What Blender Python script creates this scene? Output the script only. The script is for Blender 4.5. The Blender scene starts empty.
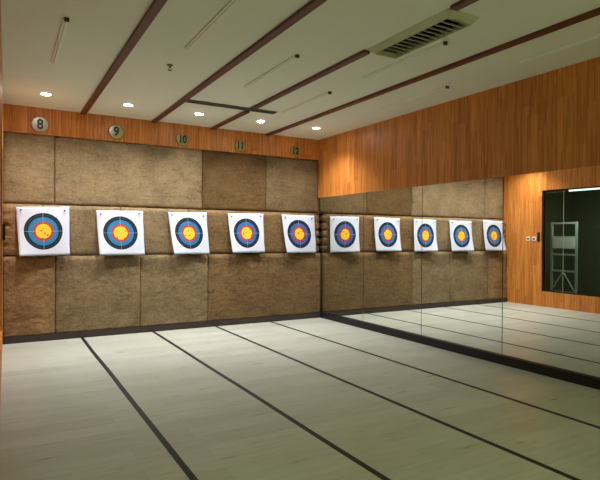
import bpy, bmesh, math, random
from mathutils import Vector, Matrix, noise

random.seed(7)
S = bpy.context.scene
COL = S.collection
W, H = 5.0, 3.2            # mirror wall x, ceiling height
R = math.radians

# ------------------------------------------------------------------ materials
class NT:
    """small helper round a node tree"""
    def __init__(self, name):
        self.m = bpy.data.materials.new(name)
        self.m.use_nodes = True
        self.t = self.m.node_tree
        self.t.nodes.clear()
        self.out = self.n('ShaderNodeOutputMaterial')
    def n(self, typ, **kw):
        nd = self.t.nodes.new(typ)
        for k, v in kw.items():
            setattr(nd, k, v)
        return nd
    def l(self, a, b):
        self.t.links.new(a, b)
    def val(self, sock, v):
        if hasattr(v, 'links'):
            self.l(v, sock)
        else:
            sock.default_value = v
    def math(self, op, a, b=0.0, c=0.0):
        nd = self.n('ShaderNodeMath', operation=op)
        for i, v in enumerate((a, b, c)):
            self.val(nd.inputs[i], v)
        return nd.outputs[0]
    def mix(self, f, a, b, blend='MIX'):
        nd = self.n('ShaderNodeMix', data_type='RGBA', blend_type=blend)
        self.val(nd.inputs[0], f)
        for i, v in ((6, a), (7, b)):
            if hasattr(v, 'links'):
                self.l(v, nd.inputs[i])
            else:
                nd.inputs[i].default_value = (*v[:3], 1)
        return nd.outputs[2]
    def noise(self, vec, scale, detail=3, rough=.55):
        nd = self.n('ShaderNodeTexNoise')
        self.l(vec, nd.inputs['Vector'])
        nd.inputs['Scale'].default_value = scale
        nd.inputs['Detail'].default_value = detail
        nd.inputs['Roughness'].default_value = rough
        return nd.outputs['Fac']
    def scaled(self, vec, s, loc=(0, 0, 0)):
        nd = self.n('ShaderNodeMapping')
        self.l(vec, nd.inputs[0])
        nd.inputs['Scale'].default_value = s
        nd.inputs['Location'].default_value = loc
        return nd.outputs[0]
    def remap(self, v, a, b, c, d):
        nd = self.n('ShaderNodeMapRange')
        self.val(nd.inputs[0], v)
        for i, x in enumerate((a, b, c, d)):
            nd.inputs[i + 1].default_value = x
        return nd.outputs[0]
    def bsdf(self, color, rough=.5, spec=.5, metal=0.0, normal=None):
        b = self.n('ShaderNodeBsdfPrincipled')
        if hasattr(color, 'links'):
            self.l(color, b.inputs['Base Color'])
        else:
            b.inputs['Base Color'].default_value = (*color[:3], 1)
        self.val(b.inputs['Roughness'], rough)
        b.inputs['Specular IOR Level'].default_value = spec
        b.inputs['Metallic'].default_value = metal
        if normal is not None:
            self.l(normal, b.inputs['Normal'])
        self.l(b.outputs[0], self.out.inputs[0])
        return self.m
    def bump(self, h, strength, dist):
        nd = self.n('ShaderNodeBump')
        nd.inputs['Strength'].default_value = strength
        nd.inputs['Distance'].default_value = dist
        self.l(h, nd.inputs['Height'])
        return nd.outputs[0]
    def coord(self):
        return self.n('ShaderNodeTexCoord').outputs['Object']

def srgb(r, g, b):
    f = lambda c: (c / 255 / 12.92) if c / 255 <= .04045 else ((c / 255 + .055) / 1.055) ** 2.4
    return (f(r), f(g), f(b))

def plain(name, color, rough=.5, spec=.5, metal=0.0):
    return NT(name).bsdf(color, rough, spec, metal)

def noisy(name, color, amount=.12, scale=12, rough=.5, spec=.4, bump=0.0):
    t = NT(name)
    c = t.coord()
    f = t.noise(c, scale, 4)
    dark = tuple(x * (1 - amount) for x in color)
    lite = tuple(min(1, x * (1 + amount)) for x in color)
    nrm = t.bump(t.noise(c, scale * 8, 3), bump, .01) if bump else None
    return t.bsdf(t.mix(f, dark, lite), rough, spec, 0, nrm)

def plank_wood(name, axis, base, width=.105):
    """vertical bamboo-like boards across axis 0 (x) or 1 (y)"""
    t = NT(name)
    c = t.coord()
    sep = t.n('ShaderNodeSeparateXYZ')
    t.l(c, sep.inputs[0])
    a = sep.outputs[axis]
    z = sep.outputs[2]
    u = t.math('DIVIDE', a, width)
    idx = t.math('FLOOR', u)
    fr = t.math('FRACT', u)
    wn = t.n('ShaderNodeTexWhiteNoise', noise_dimensions='1D')
    t.l(idx, wn.inputs['W'])
    # every board has butt joints at its own heights
    v = t.math('FLOOR', t.math('ADD', t.math('DIVIDE', z, .95), t.math('MULTIPLY', wn.outputs[0], 7.3)))
    wn2 = t.n('ShaderNodeTexWhiteNoise', noise_dimensions='2D')
    cb = t.n('ShaderNodeCombineXYZ')
    t.l(idx, cb.inputs[0]); t.l(v, cb.inputs[1])
    t.l(cb.outputs[0], wn2.inputs['Vector'])
    # thin laminations inside a board
    sidx = t.math('FLOOR', t.math('DIVIDE', a, width / 5))
    cb2 = t.n('ShaderNodeCombineXYZ')
    t.l(sidx, cb2.inputs[0])
    t.l(t.math('FLOOR', t.math('ADD', t.math('MULTIPLY', z, 2.1), t.math('MULTIPLY', sidx, .37))), cb2.inputs[1])
    wn3 = t.n('ShaderNodeTexWhiteNoise', noise_dimensions='2D')
    t.l(cb2.outputs[0], wn3.inputs['Vector'])
    sc = [1, 1, 1]
    sc[axis] = 42; sc[1 - axis] = 5; sc[2] = 1.1
    g = t.noise(t.scaled(c, tuple(sc)), 2.2, 5, .6)
    f = t.math('ADD', t.math('MULTIPLY', wn2.outputs[0], .24), t.math('MULTIPLY', g, .9))
    f = t.math('ADD', f, t.math('MULTIPLY', wn3.outputs[0], .26))
    f = t.remap(f, .38, 1.0, 0, 1)
    d = tuple(x * k for x, k in zip(base, (.62, .47, .34)))
    li = tuple(min(1, x * k) for x, k in zip(base, (1.30, 1.44, 1.62)))
    colr = t.mix(f, d, li)
    edge = t.math('MINIMUM', fr, t.math('SUBTRACT', 1, fr))
    groove = t.remap(edge, 0, .035, 1, 0)
    colr = t.mix(t.math('MULTIPLY', groove, .55), colr, tuple(x * .3 for x in base))
    nrm = t.bump(t.math('MULTIPLY', groove, -1), .4, .004)
    return t.bsdf(colr, .42, .35, 0, nrm)

WOOD = srgb(203, 128, 58)
M = {}
M['wood_y'] = plank_wood('wood_boards_side', 1, WOOD)
M['wood_x'] = plank_wood('wood_boards_back', 0, WOOD)
M['ceiling'] = noisy('ceiling_paint', (.82, .84, .73), .03, 3, .85, .1)
M['dark_strip'] = plank_wood('dark_strip_wood', 0, srgb(104, 55, 34), .6)
M['baseboard'] = noisy('baseboard_black_brown', srgb(62, 54, 50), .15, 6, .5, .3)
M['black'] = plain('black_paint', srgb(22, 22, 24), .45, .4)
M['tape'] = noisy('black_tape', srgb(30, 32, 34), .2, 9, .55, .3)
M['plaster'] = noisy('office_wall_paint', srgb(96, 96, 76), .06, 4, .8, .1)
M['white_plastic'] = plain('white_plastic', srgb(235, 232, 225), .4, .4)
M['batten'] = plain('batten_grey_white', srgb(238, 238, 226), .4, .4)
M['batten_cap'] = plain('batten_dark_cap', srgb(70, 62, 50), .5, .3)
M['vent'] = noisy('vent_grey_green', srgb(196, 198, 168), .08, 8, .5, .3)
M['vent_dark'] = plain('vent_dark', srgb(92, 96, 82), .6, .2)
M['vent_void'] = plain('vent_void', srgb(18, 18, 16), .8, .1)
M['steel'] = plain('grey_painted_steel', srgb(176, 186, 182), .45, .4)
M['board'] = plain('white_board', srgb(225, 230, 228), .6, .2)
M['chrome_ring'] = plain('white_trim_ring', srgb(225, 220, 205), .35, .5)
M['nail'] = plain('dark_nail', srgb(38, 34, 36), .4, .5, .3)
M['sign_face'] = plain('sign_face_cream_green', srgb(158, 146, 90), .25, 1.0)
M['sign_rim'] = plain('sign_rim_olive_gold', srgb(132, 108, 40), .3, .6)
M['sign_digit'] = plain('sign_digit_black_green', srgb(22, 26, 12), .4, .4)
M['sprinkler'] = plain('sprinkler_metal', srgb(120, 108, 84), .35, .5, .6)

def emitter(name, color, strength):
    t = NT(name)
    e = t.n('ShaderNodeEmission')
    e.inputs[0].default_value = (*color, 1)
    e.inputs[1].default_value = strength
    t.l(e.outputs[0], t.out.inputs[0])
    return t.m
M['lens'] = emitter('downlight_lens', (1, .95, .86), 100)
M['tube'] = emitter('fluorescent_tube', (.78, 1, .95), 3)

def mirror_mat():
    t = NT('silvered_mirror')
    g = t.n('ShaderNodeBsdfGlossy')
    g.inputs['Color'].default_value = (.86, .89, .85, 1)
    g.inputs['Roughness'].default_value = 0.0
    t.l(g.outputs[0], t.out.inputs[0])
    return t.m
M['mirror'] = mirror_mat()

def glass_mat():
    t = NT('dark_tinted_glass')
    tr = t.n('ShaderNodeBsdfTransparent')
    tr.inputs[0].default_value = (.72, .80, .74, 1)
    gl = t.n('ShaderNodeBsdfGlossy')
    gl.inputs['Color'].default_value = (1, 1, 1, 1)
    gl.inputs['Roughness'].default_value = .02
    fr = t.n('ShaderNodeFresnel')
    fr.inputs[0].default_value = 1.12
    mx = t.n('ShaderNodeMixShader')
    t.l(fr.outputs[0], mx.inputs[0])
    t.l(tr.outputs[0], mx.inputs[1]); t.l(gl.outputs[0], mx.inputs[2])
    t.l(mx.outputs[0], t.out.inputs[0])
    return t.m
M['glass'] = glass_mat()

def floor_mat():
    t = NT('pale_grey_laminate')
    c = t.coord()
    br = t.n('ShaderNodeTexBrick')
    t.l(c, br.inputs['Vector'])
    br.offset = .37
    br.inputs['Color1'].default_value = (0, 0, 0, 1)
    br.inputs['Color2'].default_value = (1, 1, 1, 1)
    br.inputs['Mortar'].default_value = (.5, .5, .5, 1)
    br.inputs['Scale'].default_value = 1
    br.inputs['Mortar Size'].default_value = .0016
    br.inputs['Brick Width'].default_value = 1.22
    br.inputs['Row Height'].default_value = .19
    g = t.noise(t.scaled(c, (1.1, 9, 1)), 2.4, 6, .62)
    g2 = t.noise(t.scaled(c, (.35, .8, 1)), 1.2, 3)
    f = t.math('ADD', t.math('MULTIPLY', br.outputs['Color'], .16), t.math('MULTIPLY', g, .62))
    f = t.math('ADD', f, t.math('MULTIPLY', g2, .3))
    f = t.remap(f, .3, .85, 0, 1)
    colr = t.mix(f, srgb(166, 171, 158), srgb(209, 213, 209))
    colr = t.mix(t.math('MULTIPLY', br.outputs['Fac'], .35), colr, srgb(110, 104, 88))
    rg = t.remap(g, .3, .7, .26, .42)
    return t.bsdf(colr, rg, .45)
M['floor'] = floor_mat()

def foam_mat(name, base, scuff=.5):
    t = NT(name)
    c = t.coord()
    lay = t.noise(t.scaled(c, (2.4, 2.4, 11)), 2.2, 6, .75)
    grain = t.noise(t.scaled(c, (1, 1, 1.5)), 30, 6, .8)
    blot = t.noise(c, 2.4, 5, .68)
    dents = t.noise(t.scaled(c, (1, 1, 1.6)), 13, 4, .62)
    where = t.remap(t.noise(c, 2.7, 3), .44, .60, 0, 1)
    f = t.math('ADD', t.math('MULTIPLY', lay, .30), t.math('MULTIPLY', blot, .42))
    f = t.math('ADD', f, t.math('MULTIPLY', grain, .72))
    f = t.remap(f, .58, .90, 0, 1)
    colr = t.mix(f, tuple(x * .56 for x in base), tuple(min(1, x * 1.45) for x in base))
    hole = t.math('MULTIPLY', t.remap(dents, .57, .66, 0, 1), t.math('MULTIPLY', where, scuff))
    colr = t.mix(t.math('MULTIPLY', hole, .85), colr, tuple(x * .38 for x in base))
    # pale worn flecks where the skin of the foam has broken
    fl = t.math('MULTIPLY', t.remap(t.noise(t.scaled(c, (1, 1, 2.0), (7, 3, 1)), 17, 5, .7), .62, .72, 0, 1), t.math('MULTIPLY', where, scuff))
    colr = t.mix(t.math('MULTIPLY', fl, .6), colr, tuple(min(1, x * 1.9) for x in base))
    h = t.math('ADD', t.math('MULTIPLY', lay, .35), t.math('MULTIPLY', grain, .75))
    h = t.math('ADD', h, t.math('MULTIPLY', blot, .4))
    h = t.math('SUBTRACT', h, t.math('MULTIPLY', hole, .6))
    return t.bsdf(colr, .95, .05, 0, t.bump(h, .8, .017))
FOAM = [foam_mat('foam_tan', srgb(136, 117, 90), .7),
        foam_mat('foam_brown', srgb(122, 98, 70), .7),
        foam_mat('foam_greyish', srgb(112, 94, 68), .6),
        foam_mat('foam_worn', srgb(146, 117, 86), 1.1),
        foam_mat('foam_dark_brown', srgb(101, 79, 52), .6)]

def target_mat(name, blue, navy, seed):
    t = NT(name)
    uv = t.n('ShaderNodeTexCoord').outputs['UV']
    sep = t.n('ShaderNodeSeparateXYZ')
    t.l(uv, sep.inputs[0])
    dx = t.math('SUBTRACT', sep.outputs[0], .488)
    dy = t.math('SUBTRACT', sep.outputs[1], .497)
    r = t.math('SQRT', t.math('ADD', t.math('MULTIPLY', dx, dx), t.math('MULTIPLY', dy, dy)))
    r = t.math('DIVIDE', r, .374)
    white = srgb(206, 212, 233)
    ramp = t.n('ShaderNodeValToRGB')
    ramp.color_ramp.interpolation = 'CONSTANT'
    el = ramp.color_ramp.elements
    el[0].position = 0; el[0].color = (*srgb(238, 194, 58), 1)
    el[1].position = .40 / 1.2; el[1].color = (*srgb(176, 62, 54), 1)
    for pos, cc in ((.53, blue), (.775, navy), (1.0, white)):
        e = el.new(pos / 1.2); e.color = (*cc, 1)
    t.l(t.math('DIVIDE', r, 1.2), ramp.inputs[0])
    colr = ramp.outputs[0]
    # hairline rings and the printed cross
    adx, ady = t.math('ABSOLUTE', dx), t.math('ABSOLUTE', dy)
    cross = t.math('LESS_THAN', t.math('MINIMUM', adx, ady), .0045)
    inside = t.math('MULTIPLY', t.math('GREATER_THAN', r, .42), t.math('LESS_THAN', r, 1.02))
    colr = t.mix(t.math('MULTIPLY', t.math('MULTIPLY', cross, inside), .45), colr, srgb(190, 205, 215))
    for rr in (.2, .655, .89):
        ring = t.math('LESS_THAN', t.math('ABSOLUTE', t.math('SUBTRACT', r, rr)), .007)
        colr = t.mix(t.math('MULTIPLY', ring, .4), colr, srgb(120, 130, 130))
    # arrow holes: torn dark spots clustered round the gold
    vo = t.n('ShaderNodeTexVoronoi')
    t.l(t.scaled(uv, (1, 1, 1), (seed * 1.37, seed * .71, seed)), vo.inputs['Vector'])
    vo.inputs['Scale'].default_value = 19
    wn = t.n('ShaderNodeTexWhiteNoise', noise_dimensions='3D')
    t.l(vo.outputs['Color'], wn.inputs['Vector'])
    near = t.math('GREATER_THAN', wn.outputs[0], t.remap(r, 0, .62, .52, 1.0))
    spot = t.math('MULTIPLY', near, t.math('LESS_THAN', vo.outputs['Distance'], .36))
    colr = t.mix(t.math('MULTIPLY', spot, .8), colr, srgb(70, 52, 12))
    return t.bsdf(colr, .6, .25)

# ------------------------------------------------------------------ mesh helpers
def link_mesh(name, bm, mat, parent=None, smooth=False):
    me = bpy.data.meshes.new(name)
    bmesh.ops.recalc_face_normals(bm, faces=bm.faces[:])
    bm.to_mesh(me); bm.free()
    if smooth:
        for p in me.polygons:
            p.use_smooth = True
    if mat is not None:
        me.materials.append(mat)
    o = bpy.data.objects.new(name, me)
    COL.objects.link(o)
    if parent is not None:
        o.parent = parent
    return o

def box(bm, x0, x1, y0, y1, z0, z1, mtx=None):
    vs = [bm.verts.new((x, y, z)) for x in (x0, x1) for y in (y0, y1) for z in (z0, z1)]
    if mtx is not None:
        for v in vs:
            v.co = mtx @ v.co
    for f in ((0, 1, 3, 2), (4, 6, 7, 5), (0, 4, 5, 1), (2, 3, 7, 6), (0, 2, 6, 4), (1, 5, 7, 3)):
        bm.faces.new([vs[i] for i in f])
    return vs

def boxes(name, lst, mat, parent=None, bevel=0.0):
    bm = bmesh.new()
    for b in lst:
        box(bm, *b)
    if bevel:
        bmesh.ops.bevel(bm, geom=bm.edges[:], offset=bevel, segments=2, affect='EDGES')
    return link_mesh(name, bm, mat, parent)

def disc(bm, r0, r1, z0, z1, n=32, cx=0, cy=0, profile=None):
    """lathe about z of a profile [(r, z), ...]"""
    prof = profile or [(r0, z0), (r1, z0), (r1, z1), (r0, z1)]
    rings = []
    for r, z in prof:
        rings.append([bm.verts.new((cx + r * math.cos(2 * math.pi * k / n), cy + r * math.sin(2 * math.pi * k / n), z)) for k in range(n)])
    return rings

def lathe(name, prof, mat, parent=None, n=32, closed=False, cap=True, smooth=True):
    bm = bmesh.new()
    rings = disc(bm, 0, 0, 0, 0, n, profile=prof)
    m = len(rings)
    for i in range(m if closed else m - 1):
        a, b = rings[i], rings[(i + 1) % m]
        for k in range(n):
            bm.faces.new((a[k], a[(k + 1) % n], b[(k + 1) % n], b[k]))
    if cap and not closed:
        bm.faces.new(rings[0][::-1]); bm.faces.new(rings[-1])
    return link_mesh(name, bm, mat, parent, False)

def tube(bm, a, b, r, n=10):
    a, b = Vector(a), Vector(b)
    d = (b - a).normalized()
    q = d.to_track_quat('Z', 'Y').to_matrix()
    ring = []
    for p in (a, b):
        ring.append([bm.verts.new(p + q @ Vector((r * math.cos(2 * math.pi * k / n), r * math.sin(2 * math.pi * k / n), 0))) for k in range(n)])
    for k in range(n):
        bm.faces.new((ring[0][k], ring[0][(k + 1) % n], ring[1][(k + 1) % n], ring[1][k]))
    bm.faces.new(ring[0][::-1]); bm.faces.new(ring[1])

def tag(o, label=None, cat=None, group=None, kind=None):
    if label: o['label'] = label
    if cat: o['category'] = cat
    if group: o['group'] = group
    if kind: o['kind'] = kind
    return o

def empty(name, loc=(0, 0, 0), rot=(0, 0, 0)):
    o = bpy.data.objects.new(name, None)
    o.empty_display_size = .1
    o.location = loc; o.rotation_euler = rot
    COL.objects.link(o)
    return o

def copy_tree(o, parent=None):
    c = o.copy()
    COL.objects.link(c)
    if parent is not None:
        c.parent = parent
    for ch in list(o.children):
        copy_tree(ch, c)
    return c

def struct(name, lst, mat):
    return tag(boxes(name, lst, mat), kind='structure')

# ------------------------------------------------------------------ the room
def lwx(y):                       # the left wall is a hair out of square
    return .028 - .0085 * (8.0 - y)

struct('floor', [(-3.2, 5.2, -3.7, 8.45, -.1, 0)], M['floor'])
struct('ceiling', [(-3.2, 5.2, -3.7, 8.45, H, H + .12)], M['ceiling'])
struct('wall_back', [(-3.2, 5.2, 8.25, 8.45, 0, H)], M['plaster'])
struct('wall_right', [(5.03, 5.2, -3.7, 8.25, 0, 2.15), (W, 5.2, -3.7, 8.25, 2.15, H)], M['wood_y'])
struct('wall_rear', [(-3.2, 5.03, -3.7, -3.5, 0, H)], M['plaster'])
struct('wall_far_left', [(-3.2, -3.0, -3.5, 8.25, 0, H)], M['plaster'])
struct('trim_1', [(lwx(8.1) - .02, W, 8.03, 8.25, 2.832, H)], M['wood_x'])           # board band above the foam
tag(bpy.data.objects['trim_1'], 'orange brown wooden board band above the foam wall')

WY0, WY1, WZ0, WZ1 = 4.70, 7.04, .32, 2.465     # window opening in the left wall
LY0 = 2.6
bm = bmesh.new()
for (y0, y1, z0, z1) in ((LY0, WY0, 0, H), (WY1, 8.25, 0, H), (WY0, WY1, 0, WZ0), (WY0, WY1, WZ1, H)):
    vs = box(bm, -.14, 0, y0, y1, z0, z1)
    for v in vs:
        v.co.x += lwx(v.co.y)
tag(link_mesh('wall_left', bm, M['wood_y']), kind='structure')
struct('wall_partition', [(-3.0, lwx(LY0) - .14, LY0, LY0 + .12, 0, H)], M['plaster'])

# window in the left wall: dark frame with two tinted panes
win = tag(empty('window_1', (0, 0, 0)), 'large dark tinted window in the left wooden wall, seen in the mirror', kind='structure')
def wbox(bm, x0, x1, y0, y1, z0, z1):
    for v in box(bm, x0, x1, y0, y1, z0, z1):
        v.co.x += lwx(v.co.y)
bm = bmesh.new()
t_ = .022
wbox(bm, -.10, -.03, WY0, WY0 + t_, WZ0, WZ1)
wbox(bm, -.10, -.03, WY1 - t_, WY1, WZ0, WZ1)
wbox(bm, -.10, -.03, WY0 + t_, WY1 - t_, WZ0, WZ0 + t_)
wbox(bm, -.10, -.03, WY0 + t_, WY1 - t_, WZ1 - t_, WZ1)
link_mesh('window_frame', bm, M['black'], win)
for (a, b, dx) in ((WY0 + t_, 6.586, 0), (6.592, WY1 - t_, 0)):
    bm = bmesh.new()
    wbox(bm, -.068, -.060, a, b, WZ0 + t_, WZ1 - t_)
    link_mesh('window_pane', bm, M['glass'], win)
bm = bmesh.new()
wbox(bm, -.069, -.059, 6.586, 6.592, WZ0 + t_, WZ1 - t_)
o = link_mesh('pane_seal', bm, M['vent'], win); o['label'] = 'thin pale joint between the two panes'

# dark baseboard under the foam wall, black plinth under the mirrors
tag(boxes('baseboard_back', [(lwx(7.9) + .003, 4.955, 7.875, 8.25, 0, .088)], M['baseboard'], bevel=.004), kind='structure')
tag(boxes('baseboard_right', [(4.958, 5.03, -3.5, 7.874, 0, .1)], M['black'], bevel=.003), kind='structure')

# ------------------------------------------------------------------ mirrors
tilt = R(-.03)
joints = [8.022, 6.667, 5.345, 4.02, 2.70]
mlab = ['frameless wall mirror panel nearest the foam wall, reflecting only the corner target',
        'second wall mirror panel from the foam wall, reflecting the target of sign 11',
        'third wall mirror panel from the foam wall, reflecting the two leftmost targets',
        'wall mirror panel nearest the viewer, reflecting the light switches and the dark window']
for i in range(4):
    y1, y0 = joints[i] - .004, joints[i + 1] + .004
    bm = bmesh.new()
    vs = box(bm, 0, .006, y0, y1, .101, 2.155)
    for v in vs:
        v.co.x += W - math.tan(tilt) * v.co.z
    bmesh.ops.bevel(bm, geom=bm.edges[:], offset=.0015, segments=1, affect='EDGES')
    tag(link_mesh('mirror_panel', bm, M['mirror']), mlab[i], 'mirror', 'mirror panels along the right wall')

# ------------------------------------------------------------------ foam butts
def foam(name, x0, x1, yf, yb, z0, z1, mat, seed, rough=.006, end_l=0, end_r=0, label=None, group=None):
    bm = bmesh.new()
    step = .021
    nx = max(3, int((x1 - x0) / step)); nz = max(3, int((z1 - z0) / step)); ny = 4
    pts = {}
    def vert(i, j, k):
        key = (i, j, k)
        if key not in pts:
            x = x0 + (x1 - x0) * i / nx; y = yf + (yb - yf) * j / ny; z = z0 + (z1 - z0) * k / nz
            P = Vector((x * 3.1 + seed * 5.3, y * 3.1, z * 3.1))
            d1 = noise.noise(P * 1.3); d2 = noise.noise(P * 5.1 + Vector((9, 2, 4))); d3 = noise.noise(P * 14)
            fx = min(i, nx - i) * (x1 - x0) / nx
            ft = (nz - k) * (z1 - z0) / nz
            dy = rough * (d1 * .8 + d2 * .7 + d3 * .6)
            if fx < .03:                        # frayed sides
                dy += .010 * (1 - fx / .03) * (1 + .9 * d2)
            if ft < .045:                       # chamfered top edge, worn unevenly
                dy += .040 * (1 - ft / .045) * (1 + .7 * d2)
            fbm = k * (z1 - z0) / nz
            if fbm < .03 and z0 > .5:           # undercut bottom edge
                dy += .016 * (1 - fbm / .03)
            dx = 0
            lay = abs(math.sin((z - z0) / .135 * math.pi))
            if end_r and x1 - x < .14:
                w = 1 - (x1 - x) / .14
                notch = (1 - lay) ** 3
                dx -= end_r * w * (notch * .055 + .012 * (1 + d3))
                dy += end_r * w * notch * .05
            if end_l and x - x0 < .16:
                w = 1 - (x - x0) / .16
                dy += end_l * w * (.060 * abs(noise.noise(Vector((seed, x * 9, z * 22)))) + .03 * (1 - lay) ** 3)
            if j == ny:
                dy = 0; dx = 0
            amt = 1 - j / ny
            dz = rough * .5 * d2 * (1 if 0 < k < nz else -.2)
            if k == nz: dz = -rough * .8 * abs(d2 + d3)
            if k == 0: dz = rough * .5 * abs(d2 + d3)
            if i == 0: dx = rough * .5 * abs(d2 + d3)
            if i == nx: dx += -rough * .5 * abs(d2 + d3)
            pts[key] = bm.verts.new((x + dx, y + dy * amt, z + dz))
        return pts[key]
    for i in range(nx):
        for k in range(nz):
            bm.faces.new((vert(i, 0, k), vert(i + 1, 0, k), vert(i + 1, 0, k + 1), vert(i, 0, k + 1)))
            bm.faces.new((vert(i, ny, k), vert(i, ny, k + 1), vert(i + 1, ny, k + 1), vert(i + 1, ny, k)))
    for j in range(ny):
        for i in range(nx):
            for k in (0, nz):
                bm.faces.new((vert(i, j, k), vert(i + 1, j, k), vert(i + 1, j + 1, k), vert(i, j + 1, k)))
        for k in range(nz):
            for i in (0, nx):
                bm.faces.new((vert(i, j, k), vert(i, j, k + 1), vert(i, j + 1, k + 1), vert(i, j + 1, k)))
    return tag(link_mesh(name, bm, mat, None, True), label, 'foam panel', group)

g = .003
xl = .024
GU, GM, GL = 'upper foam panels behind the targets', 'foam blocks of the target row', 'lower foam panels under the targets'
for i, (a, b, m, lab) in enumerate((
        (xl, .655, 0, 'narrow tan foam panel of the upper row in the left corner, under sign 8'),
        (.655, 2.795, 0, 'very wide tan foam panel of the upper row, under signs 9 and 10'),
        (2.795, 3.93, 4, 'brown foam panel of the upper row, under sign 11'),
        (3.93, 4.978, 2, 'greyish brown foam panel of the upper row in the right corner, under sign 12'))):
    foam('foam_slab', a + g, b - g, 8.0, 8.245, 1.872, 2.829, FOAM[m], i + 1, .008, label=lab, group=GU)
for i, (a, b, m, lab) in enumerate((
        (xl, .50, 3, 'crumpled foam block at the left end of the target row, behind target 8'),
        (.50, 1.53, 0, 'foam block of the target row between targets 8 and 9'),
        (1.53, 2.54, 0, 'foam block of the target row between targets 9 and 10'),
        (2.54, 3.53, 1, 'foam block of the target row between targets 10 and 11'),
        (3.53, 4.54, 1, 'foam block of the target row between targets 11 and 12'),
        (4.54, 4.978, 1, 'notched layered foam block at the right end of the target row, behind target 12'))):
    foam('foam_block', a + g, b - g, 7.925, 8.245, 1.164, 1.864, FOAM[m], i + 11, .0065,
         end_l=1 if i == 0 else 0, end_r=1 if i == 5 else 0, label=lab, group=GM)
for i, (a, b, m, lab) in enumerate((
        (xl, .657, 3, 'narrow worn foam panel of the lower row in the left corner, under target 8'),
        (.657, 1.806, 0, 'wide foam panel of the lower row, under target 9'),
        (1.806, 2.86, 0, 'foam panel of the lower row, under target 10'),
        (2.86, 4.978, 1, 'very wide brown foam panel of the lower row, under targets 11 and 12'))):
    foam('foam_slab', a + g, b - g, 7.890, 8.245, .09, 1.156, FOAM[m], i + 21, .007 if i else .010, label=lab, group=GL)

# ------------------------------------------------------------------ camera (needed for placing the papers' corners)
CAMZ = 1.4463
yaw, pitch, roll, FPX = R(29.912), R(.3785), R(-.368), 520.64
cam = bpy.data.cameras.new('camera')
cam.sensor_width = 36; cam.lens = FPX / 600 * 36; cam.clip_start = .02; cam.clip_end = 60
camo = bpy.data.objects.new('camera', cam)
COL.objects.link(camo)
camo.matrix_world = (Matrix.Translation((0, 0, CAMZ)) @ Matrix.Rotation(-yaw, 4, 'Z')
                     @ Matrix.Rotation(math.pi / 2 - pitch, 4, 'X') @ Matrix.Rotation(-roll, 4, 'Z'))
S.camera = camo

# ------------------------------------------------------------------ targets
# sheet corners (x, z) on the foam: top left, top right, bottom right, bottom left
TG = [   # corners, ring blue, ring navy, bottom curl left / right, bow
    (((.177, 1.818), (.832, 1.842), (.829, 1.170), (.216, 1.162)), srgb(42, 118, 170), srgb(8, 30, 48), .085, .05),
    (((1.185, 1.802), (1.842, 1.812), (1.851, 1.160), (1.217, 1.164)), srgb(42, 116, 168), srgb(8, 30, 48), .07, .045),
    (((2.218, 1.808), (2.831, 1.818), (2.861, 1.163), (2.283, 1.166)), srgb(48, 108, 164), srgb(8, 26, 46), .08, .03),
    (((3.192, 1.817), (3.833, 1.826), (3.828, 1.178), (3.239, 1.175)), srgb(56, 98, 162), srgb(8, 24, 46), .07, .035),
    (((4.182, 1.823), (4.833, 1.819), (4.853, 1.164), (4.233, 1.165)), srgb(68, 90, 152), srgb(10, 24, 54), .06, .012),
]
TLAB = ['paper archery target pinned below sign 8 beside the left wall, lower left corner curling out',
        'paper archery target pinned below sign 9, second from the left wall',
        'paper archery target pinned below sign 10, the middle one of the five',
        'paper archery target pinned below sign 11, between the middle target and the corner target',
        'paper archery target pinned below sign 12, right beside the mirror in the corner']
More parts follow.
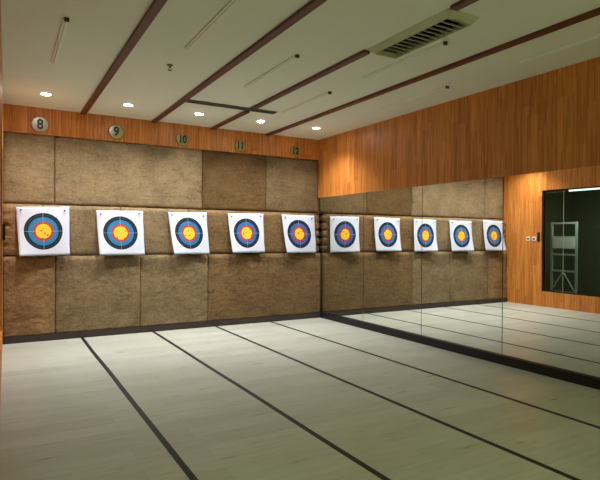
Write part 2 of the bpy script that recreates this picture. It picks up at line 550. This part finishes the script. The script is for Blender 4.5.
for n, (cs, blue, navy, cl, cr) in enumerate(TG):
    tl, tr, br, bl = [Vector((c[0], 0, c[1])) for c in cs]
    ctr = (tl + tr + br + bl) / 4
    root = tag(empty('archery_target', (ctr.x, 7.900, ctr.z)), TLAB[n], 'archery target', 'paper archery targets on the foam wall')
    bm = bmesh.new()
    uvl = bm.loops.layers.uv.new('UVMap')
    N = 20
    def surf(u, v):
        p = (bl * (1 - u) + br * u) * (1 - v) + (tl * (1 - u) + tr * u) * v
        down = 1 - v
        curl = cl * max(0, 1 - u * 1.25) ** 1.5 + cr * max(0, u * 1.25 - .25) ** 1.5
        y = -.034 * down - 1.2 * curl * down ** 2.2 - .007 * math.sin(math.pi * u) * math.sin(math.pi * v)
        y -= .004 * noise.noise(Vector((u * 2.5 + n * 4, v * 2.5, 1)))
        e = .004 * noise.noise(Vector((u * 6, v * 6, n * 3.3)))
        return Vector((p.x - ctr.x + (e if u in (0, 1) else 0), y, p.z - ctr.z + (e if v in (0, 1) else 0)))
    th = Vector((0, .0012, 0))
    fr = [[bm.verts.new(surf(i / N, j / N)) for j in range(N + 1)] for i in range(N + 1)]
    bk = [[bm.verts.new(fr[i][j].co + th) for j in range(N + 1)] for i in range(N + 1)]
    def face(vs, uvs):
        f = bm.faces.new(vs)
        for lp, q in zip(f.loops, uvs):
            lp[uvl].uv = q
    for i in range(N):
        for j in range(N):
            q = [(i / N, j / N), ((i + 1) / N, j / N), ((i + 1) / N, (j + 1) / N), (i / N, (j + 1) / N)]
            face([fr[i][j], fr[i + 1][j], fr[i + 1][j + 1], fr[i][j + 1]], q)
            face([bk[i][j + 1], bk[i + 1][j + 1], bk[i + 1][j], bk[i][j]], [(0, 0)] * 4)
    for i in range(N):
        for j in (0, N):
            face([fr[i][j], fr[i + 1][j], bk[i + 1][j], bk[i][j]], [(0, 0)] * 4)
            face([fr[j][i], fr[j][i + 1], bk[j][i + 1], bk[j][i]], [(0, 0)] * 4)
    link_mesh('target_paper', bm, target_mat('target_print_%d' % n, blue, navy, n + 1), root, True)
    for u in (.075, .895):
        p = surf(u, .905 if (n + int(u > .5)) % 2 else .925)
        bm = bmesh.new()
        tube(bm, p + Vector((0, .008, 0)), p + Vector((.004, -.022, .006)), .0045, 8)
        tube(bm, p + Vector((.004, -.020, .006)), p + Vector((.0045, -.026, .0065)), .011, 12)
        link_mesh('nail', bm, M['nail'], root, False)

# ------------------------------------------------------------------ lane number signs
def text_mesh(body, size, sx):
    cu = bpy.data.curves.new('digits', 'FONT')
    cu.body = body; cu.size = size; cu.extrude = .0045; cu.offset = .006
    cu.align_x = 'CENTER'; cu.align_y = 'CENTER'
    ob = bpy.data.objects.new('tmp_digits', cu)
    COL.objects.link(ob)
    dg = bpy.context.evaluated_depsgraph_get()
    me = bpy.data.meshes.new_from_object(ob.evaluated_get(dg))
    COL.objects.unlink(ob); bpy.data.objects.remove(ob); bpy.data.curves.remove(cu)
    for v in me.vertices:
        v.co.x *= sx
    return me
for txt, x, z, r in (('8', .47, 2.966, .112), ('9', 1.478, 2.974, .110), ('10', 2.475, 2.956, .104), ('11', 3.455, 2.951, .100), ('12', 4.507, 2.951, .098)):
    root = tag(empty('lane_sign', (x, 8.028, z), (math.pi / 2, 0, 0)), 'round glossy olive lane sign with the number %s on the wooden band' % txt, 'sign', 'round lane number signs')
    lathe('sign_disc', [(r * .93, -.003)] + [(r * .93, .011), (.002, .0112)], M['sign_face'], root, 40, smooth=True)
    lathe('sign_rim', [(r * .92, -.003), (r, -.003), (r, .012), (r * .96, .0155), (r * .92, .012)], M['sign_rim'], root, 40, closed=True)
    me = text_mesh(txt, .185 if len(txt) == 1 else .165, .86 if len(txt) == 1 else .80)
    me.materials.clear(); me.materials.append(M['sign_digit'])
    d = bpy.data.objects.new('sign_number', me)
    COL.objects.link(d); d.parent = root; d.location = (0, 0, .0115)

# ------------------------------------------------------------------ floor tape
FT = ['black floor tape line starting between targets 8 and 9, leftmost of the four',
      'black floor tape line starting between targets 9 and 10, second from the left',
      'black floor tape line starting between targets 10 and 11, third from the left',
      'black floor tape line starting between targets 11 and 12, nearest the mirrors']
for x, lab in zip((.999, 1.998, 2.992, 3.972), FT):
    bm = bmesh.new()
    w, n = .022, 44
    prev = None
    for k in range(n + 1):
        y = 7.868 - (7.868 + 1.5) * k / n
        xx = x + .006 * noise.noise(Vector((y * .8, x * 7, 0)))
        row = [bm.verts.new((xx - w, y, 0.0)), bm.verts.new((xx - w, y, .0016)), bm.verts.new((xx + w, y, .0016)), bm.verts.new((xx + w, y, 0.0))]
        if prev:
            for a in range(3):
                bm.faces.new((prev[a], prev[a + 1], row[a + 1], row[a]))
            bm.faces.new((prev[3], prev[0], row[0], row[3]))
        else:
            bm.faces.new(row)
        prev = row
    bm.faces.new(prev)
    tag(link_mesh('floor_tape', bm, M['tape']), lab, 'tape', 'lane lines on the floor')

# ------------------------------------------------------------------ ceiling strips, vents, lamps
BL = [(1.0227, [(8.028, -3.4)], ['dark reddish wooden ceiling strip, leftmost of the four']),
      (2.0286, [(8.028, -3.4)], ['dark reddish wooden ceiling strip meeting the left end of the long slot vent']),
      (2.975, [(8.028, 6.665), (6.50, 3.935), (2.86, -3.4)],
       ['short piece of dark ceiling strip between the wooden band and the long slot vent',
        'long piece of dark ceiling strip between the long slot vent and the square louvred vent',
        'piece of dark ceiling strip on the viewer side of the louvred vent']),
      (3.966, [(8.028, -3.4)], ['dark brown wooden ceiling strip nearest the right wall'])]
for x, segs, labs in BL:
    for (y1, y0), lab in zip(segs, labs):
        tag(boxes('ceiling_strip', [(x - .036, x + .036, y0, y1, H - .030, H)], M['dark_strip'], bevel=.002), lab, 'wooden strip', 'wooden strips on the ceiling')

# long slot vent
root = tag(empty('slot_vent', (2.73, 6.58, H)), 'long narrow grey slot vent in the ceiling crossing the third wooden strip', 'vent')
L2, wv = .635, .062
boxes('vent_frame', [(-L2, L2, -wv, -wv + .014, -.014, 0), (-L2, L2, wv - .014, wv, -.014, 0), (-L2, -L2 + .014, -wv + .014, wv - .014, -.014, 0), (L2 - .014, L2, -wv + .014, wv - .014, -.014, 0)], M['vent_dark'], root)
boxes('vent_slats', [(-L2 + .014, L2 - .014, -.036, -.022, -.012, -.002), (-L2 + .014, L2 - .014, -.008, .008, -.012, -.002), (-L2 + .014, L2 - .014, .022, .036, -.012, -.002)], M['vent_dark'], root)
boxes('vent_backing', [(-L2 + .014, L2 - .014, -wv + .014, wv - .014, -.002, 0)], M['vent_void'], root)

# louvred ceiling vent
root = tag(empty('louvred_vent', (3.13, 3.40, H)), 'pale green louvred air vent hanging at the end of the third wooden ceiling strip', 'vent')
hx, hy, dp = .178, .515, .055
bm = bmesh.new()
outer = [(-hx, -hy), (hx, -hy), (hx, hy), (-hx, hy)]
def ringv(inset, z):
    return [bm.verts.new((x - math.copysign(inset, x), y - math.copysign(inset, y), z)) for x, y in outer]
r0, r1, r2, r3 = ringv(-.012, 0), ringv(-.012, -.008), ringv(.052, -dp), ringv(.058, -.004)
for a, b in ((r0, r1), (r1, r2), (r2, r3), (r3, r0)):
    for k in range(4):
        bm.faces.new((a[k], a[(k + 1) % 4], b[(k + 1) % 4], b[k]))
link_mesh('vent_frame', bm, M['vent'], root)
for k in range(13):
    bm = bmesh.new()
    y = -hy + .10 + k * .068
    box(bm, -hx + .058, hx - .058, -.030, .030, -.003, .003, Matrix.Translation((0, y, -.030)) @ Matrix.Rotation(R(38), 4, 'X'))
    link_mesh('louvre', bm, M['vent'], root)
boxes('vent_backing', [(-hx + .056, hx - .056, -hy + .056, hy - .056, -.004, 0)], M['vent_void'], root)

# slim batten lamps, switched off
def batten():
    root = empty('batten_lamp', (0, 0, H))
    boxes('lamp_body', [(-.024, .024, -.60, .60, -.016, 0)], M['batten'], root, .002)
    bm = bmesh.new(); tube(bm, (0, -.595, -.018), (0, .595, -.018), .007, 12)
    link_mesh('lamp_tube', bm, M['white_plastic'], root)
    boxes('end_cap', [(-.018, .018, -.622, -.60, -.028, 0)], M['batten_cap'], root)
    boxes('end_cap', [(-.018, .018, .60, .612, -.018, 0)], M['batten'], root)
    return root
proto = batten()
BT = [(.46, 5.21, 'slim unlit batten lamp on the ceiling over lane 8, farthest left'),
      (1.50, 4.13, 'slim unlit batten lamp on the ceiling over lane 9'),
      (2.478, 4.995, 'slim unlit batten lamp over lane 10 in front of the long slot vent'),
      (3.445, 5.90, 'slim unlit batten lamp over lane 11 at the right end of slot vent'),
      (3.45, 4.02, 'slim unlit batten lamp on the ceiling beside the louvred vent'),
      (4.48, 5.0, 'slim unlit batten lamp over lane 12, the farther one by the right wall'),
      (4.47, 2.78, 'slim unlit batten lamp on the ceiling by the right wall, nearer the viewer')]
for k, (x, y, lab) in enumerate(BT):
    o = proto if k == 0 else copy_tree(proto)
    o.location = (x, y, H)
    tag(o, lab, 'lamp', 'unlit batten lamps on the ceiling')

# sprinkler head
root = tag(empty('sprinkler', (1.505, 5.318, H)), 'small metal sprinkler head on the ceiling over lane 9', 'sprinkler')
lathe('escutcheon', [(.002, 0), (.034, 0), (.030, -.008), (.012, -.012)], M['sprinkler'], root, 20)
bm = bmesh.new()
tube(bm, (0, 0, -.010), (0, 0, -.030), .007, 8); tube(bm, (-.012, 0, -.028), (-.010, 0, -.055), .003, 6); tube(bm, (.012, 0, -.028), (.010, 0, -.055), .003, 6)
tube(bm, (-.014, 0, -.029), (.014, 0, -.029), .004, 6); tube(bm, (0, 0, -.053), (0, 0, -.057), .022, 14)
link_mesh('sprinkler_body', bm, M['sprinkler'], root)

# downlights over the foam wall
DL = [(.487, 7.208, 8), (1.482, 7.225, 9), (2.471, 7.225, 10), (3.43, 7.185, 11), (4.41, 7.171, 12)]
SPOT_W = 180
for x, y, ln in DL:
    root = tag(empty('downlight', (x, y, H)), 'small lit round downlight in the ceiling in front of sign %d' % ln, 'downlight', 'lit downlights along the foam wall')
    lathe('trim_ring', [(.055, 0), (.074, 0), (.072, -.004), (.057, -.005)], M['chrome_ring'], root, 32, closed=True)
    lathe('lamp_lens', [(.002, -.001), (.053, -.001), (.051, -.006), (.042, -.010), (.024, -.013), (.002, -.014)], M['lens'], root, 32)
    li = bpy.data.lights.new('downlight_beam', 'SPOT')
    li.energy = SPOT_W; li.color = (1, .97, .92); li.spot_size = R(127); li.spot_blend = 1.0; li.shadow_soft_size = .03
    lo = bpy.data.objects.new('downlight_beam', li)
    COL.objects.link(lo); lo.parent = root; lo.location = (0, 0, -.02); lo.rotation_euler = (R(4), 0, 0)     # gimbal turned a little to the wall

# lamps of the hall behind the viewer, plus an added upward fill
def area(name, loc, sx, sy, e, color):
    li = bpy.data.lights.new(name, 'AREA')
    li.shape = 'RECTANGLE'; li.size = sx; li.size_y = sy; li.energy = e; li.color = color
    o = bpy.data.objects.new(name, li); COL.objects.link(o); o.location = loc
    return o
area('hall_lamp', (1.2, -1.2, H - .05), 2.4, .5, 7, (.80, 1, .58))
area('hall_lamp', (3.6, -1.2, H - .05), 1.6, .5, 5, (.80, 1, .58))
up = area('added_ceiling_fill', (1.6, -1.4, 2.2), 3.0, .3, 116, (.80, 1, .56))      # unseen fill light added to brighten the ceiling, not a lamp of the hall
up.rotation_euler = (math.pi, 0, 0)

# ------------------------------------------------------------------ things on the left wall
def wall_thing(name, y, z, lab, cat, group=None):
    return tag(empty(name, (lwx(y), y, z)), lab, cat, group)
for y, lab in ((7.358, 'square white light switch with a dark rocker, nearer the foam wall'), (7.215, 'square white light switch with a dark rocker, next to the black wall box')):
    root = wall_thing('light_switch', y, 1.435, lab, 'switch', 'white light switches on the left wall')
    boxes('switch_plate', [(0, .010, -.046, .046, -.046, .046)], M['white_plastic'], root, .004)
    boxes('rocker', [(.0105, .016, -.022, .022, -.018, .020)], M['black'], root)
root = wall_thing('wall_box', 7.105, 1.475, 'narrow black box on the left wooden wall between switches and window', 'box')
boxes('box_body', [(0, .028, -.024, .024, -.10, .10)], M['black'], root, .004)
boxes('box_button', [(.0285, .031, -.010, .010, .02, .045)], M['vent_dark'], root)

# ------------------------------------------------------------------ dim store room behind the dark window
root = tag(empty('metal_rack', (-1.2, 7.33, 0)), 'pale metal rack with cross braces standing behind the dark window', 'rack')
for y in (-.30, .30):
    boxes('upright', [(-.02, .02, y - .022 + .0, y + .022, 0, 1.83)], M['steel'], root)
for z in (.22, .70, 1.08, 1.48, 1.80):
    boxes('crossbar', [(-.018, .018, -.278, .278, z - .022, z + .022)], M['steel'], root)
for s in (-1, 1):
    bm = bmesh.new(); tube(bm, (.024, s * .27, .26), (.024, s * .02, .66), .016, 8)
    link_mesh('diagonal_brace', bm, M['steel'], root)
tag(boxes('notice_board', [(-1.178, -1.168, 7.05, 7.60, 1.22, 1.47)], M['board']), 'white rectangular board on the metal rack behind the dark window', 'board')
for y, mat, lab in ((6.45, 'tube', 'lit fluorescent tube lamp behind the top of the dark window'), (7.64, 'white_plastic', 'unlit tube lamp above the metal rack behind the dark window')):
    root = tag(empty('tube_lamp', (-.85, y, 2.50)), lab, 'lamp')
    bm = bmesh.new(); tube(bm, (0, -.54, 0), (0, .54, 0), .018, 12)
    link_mesh('tube', bm, M[mat], root)
    boxes('lamp_body', [(-.04, .04, -.58, .58, .020, .07)], M['white_plastic'], root)
    if mat == 'tube':
        o = area('tube_light', (-.85, y, 2.47), .06, 1.1, 30, (1, 1, .88)); o.rotation_euler = (0, R(22), 0)
    for q in (-.42, .42):
        boxes('hanger_rod', [(-.006, .006, q - .006, q + .006, .07, H - 2.5)], M['white_plastic'], root)

# ------------------------------------------------------------------ world and colour management
wd = bpy.data.worlds.new('world'); S.world = wd
wd.use_nodes = True
wd.node_tree.nodes['Background'].inputs[0].default_value = (.02, .02, .02, 1)
S.view_settings.view_transform = 'Standard'
S.view_settings.look = 'None'
S.view_settings.gamma = 1
S.view_settings.use_curve_mapping = False
S.view_settings.exposure = 0.0
S.cycles.use_denoising = True
S.cycles.max_bounces = 14
S.cycles.diffuse_bounces = 8
S.cycles.glossy_bounces = 8
S.cycles.sample_clamp_indirect = 6
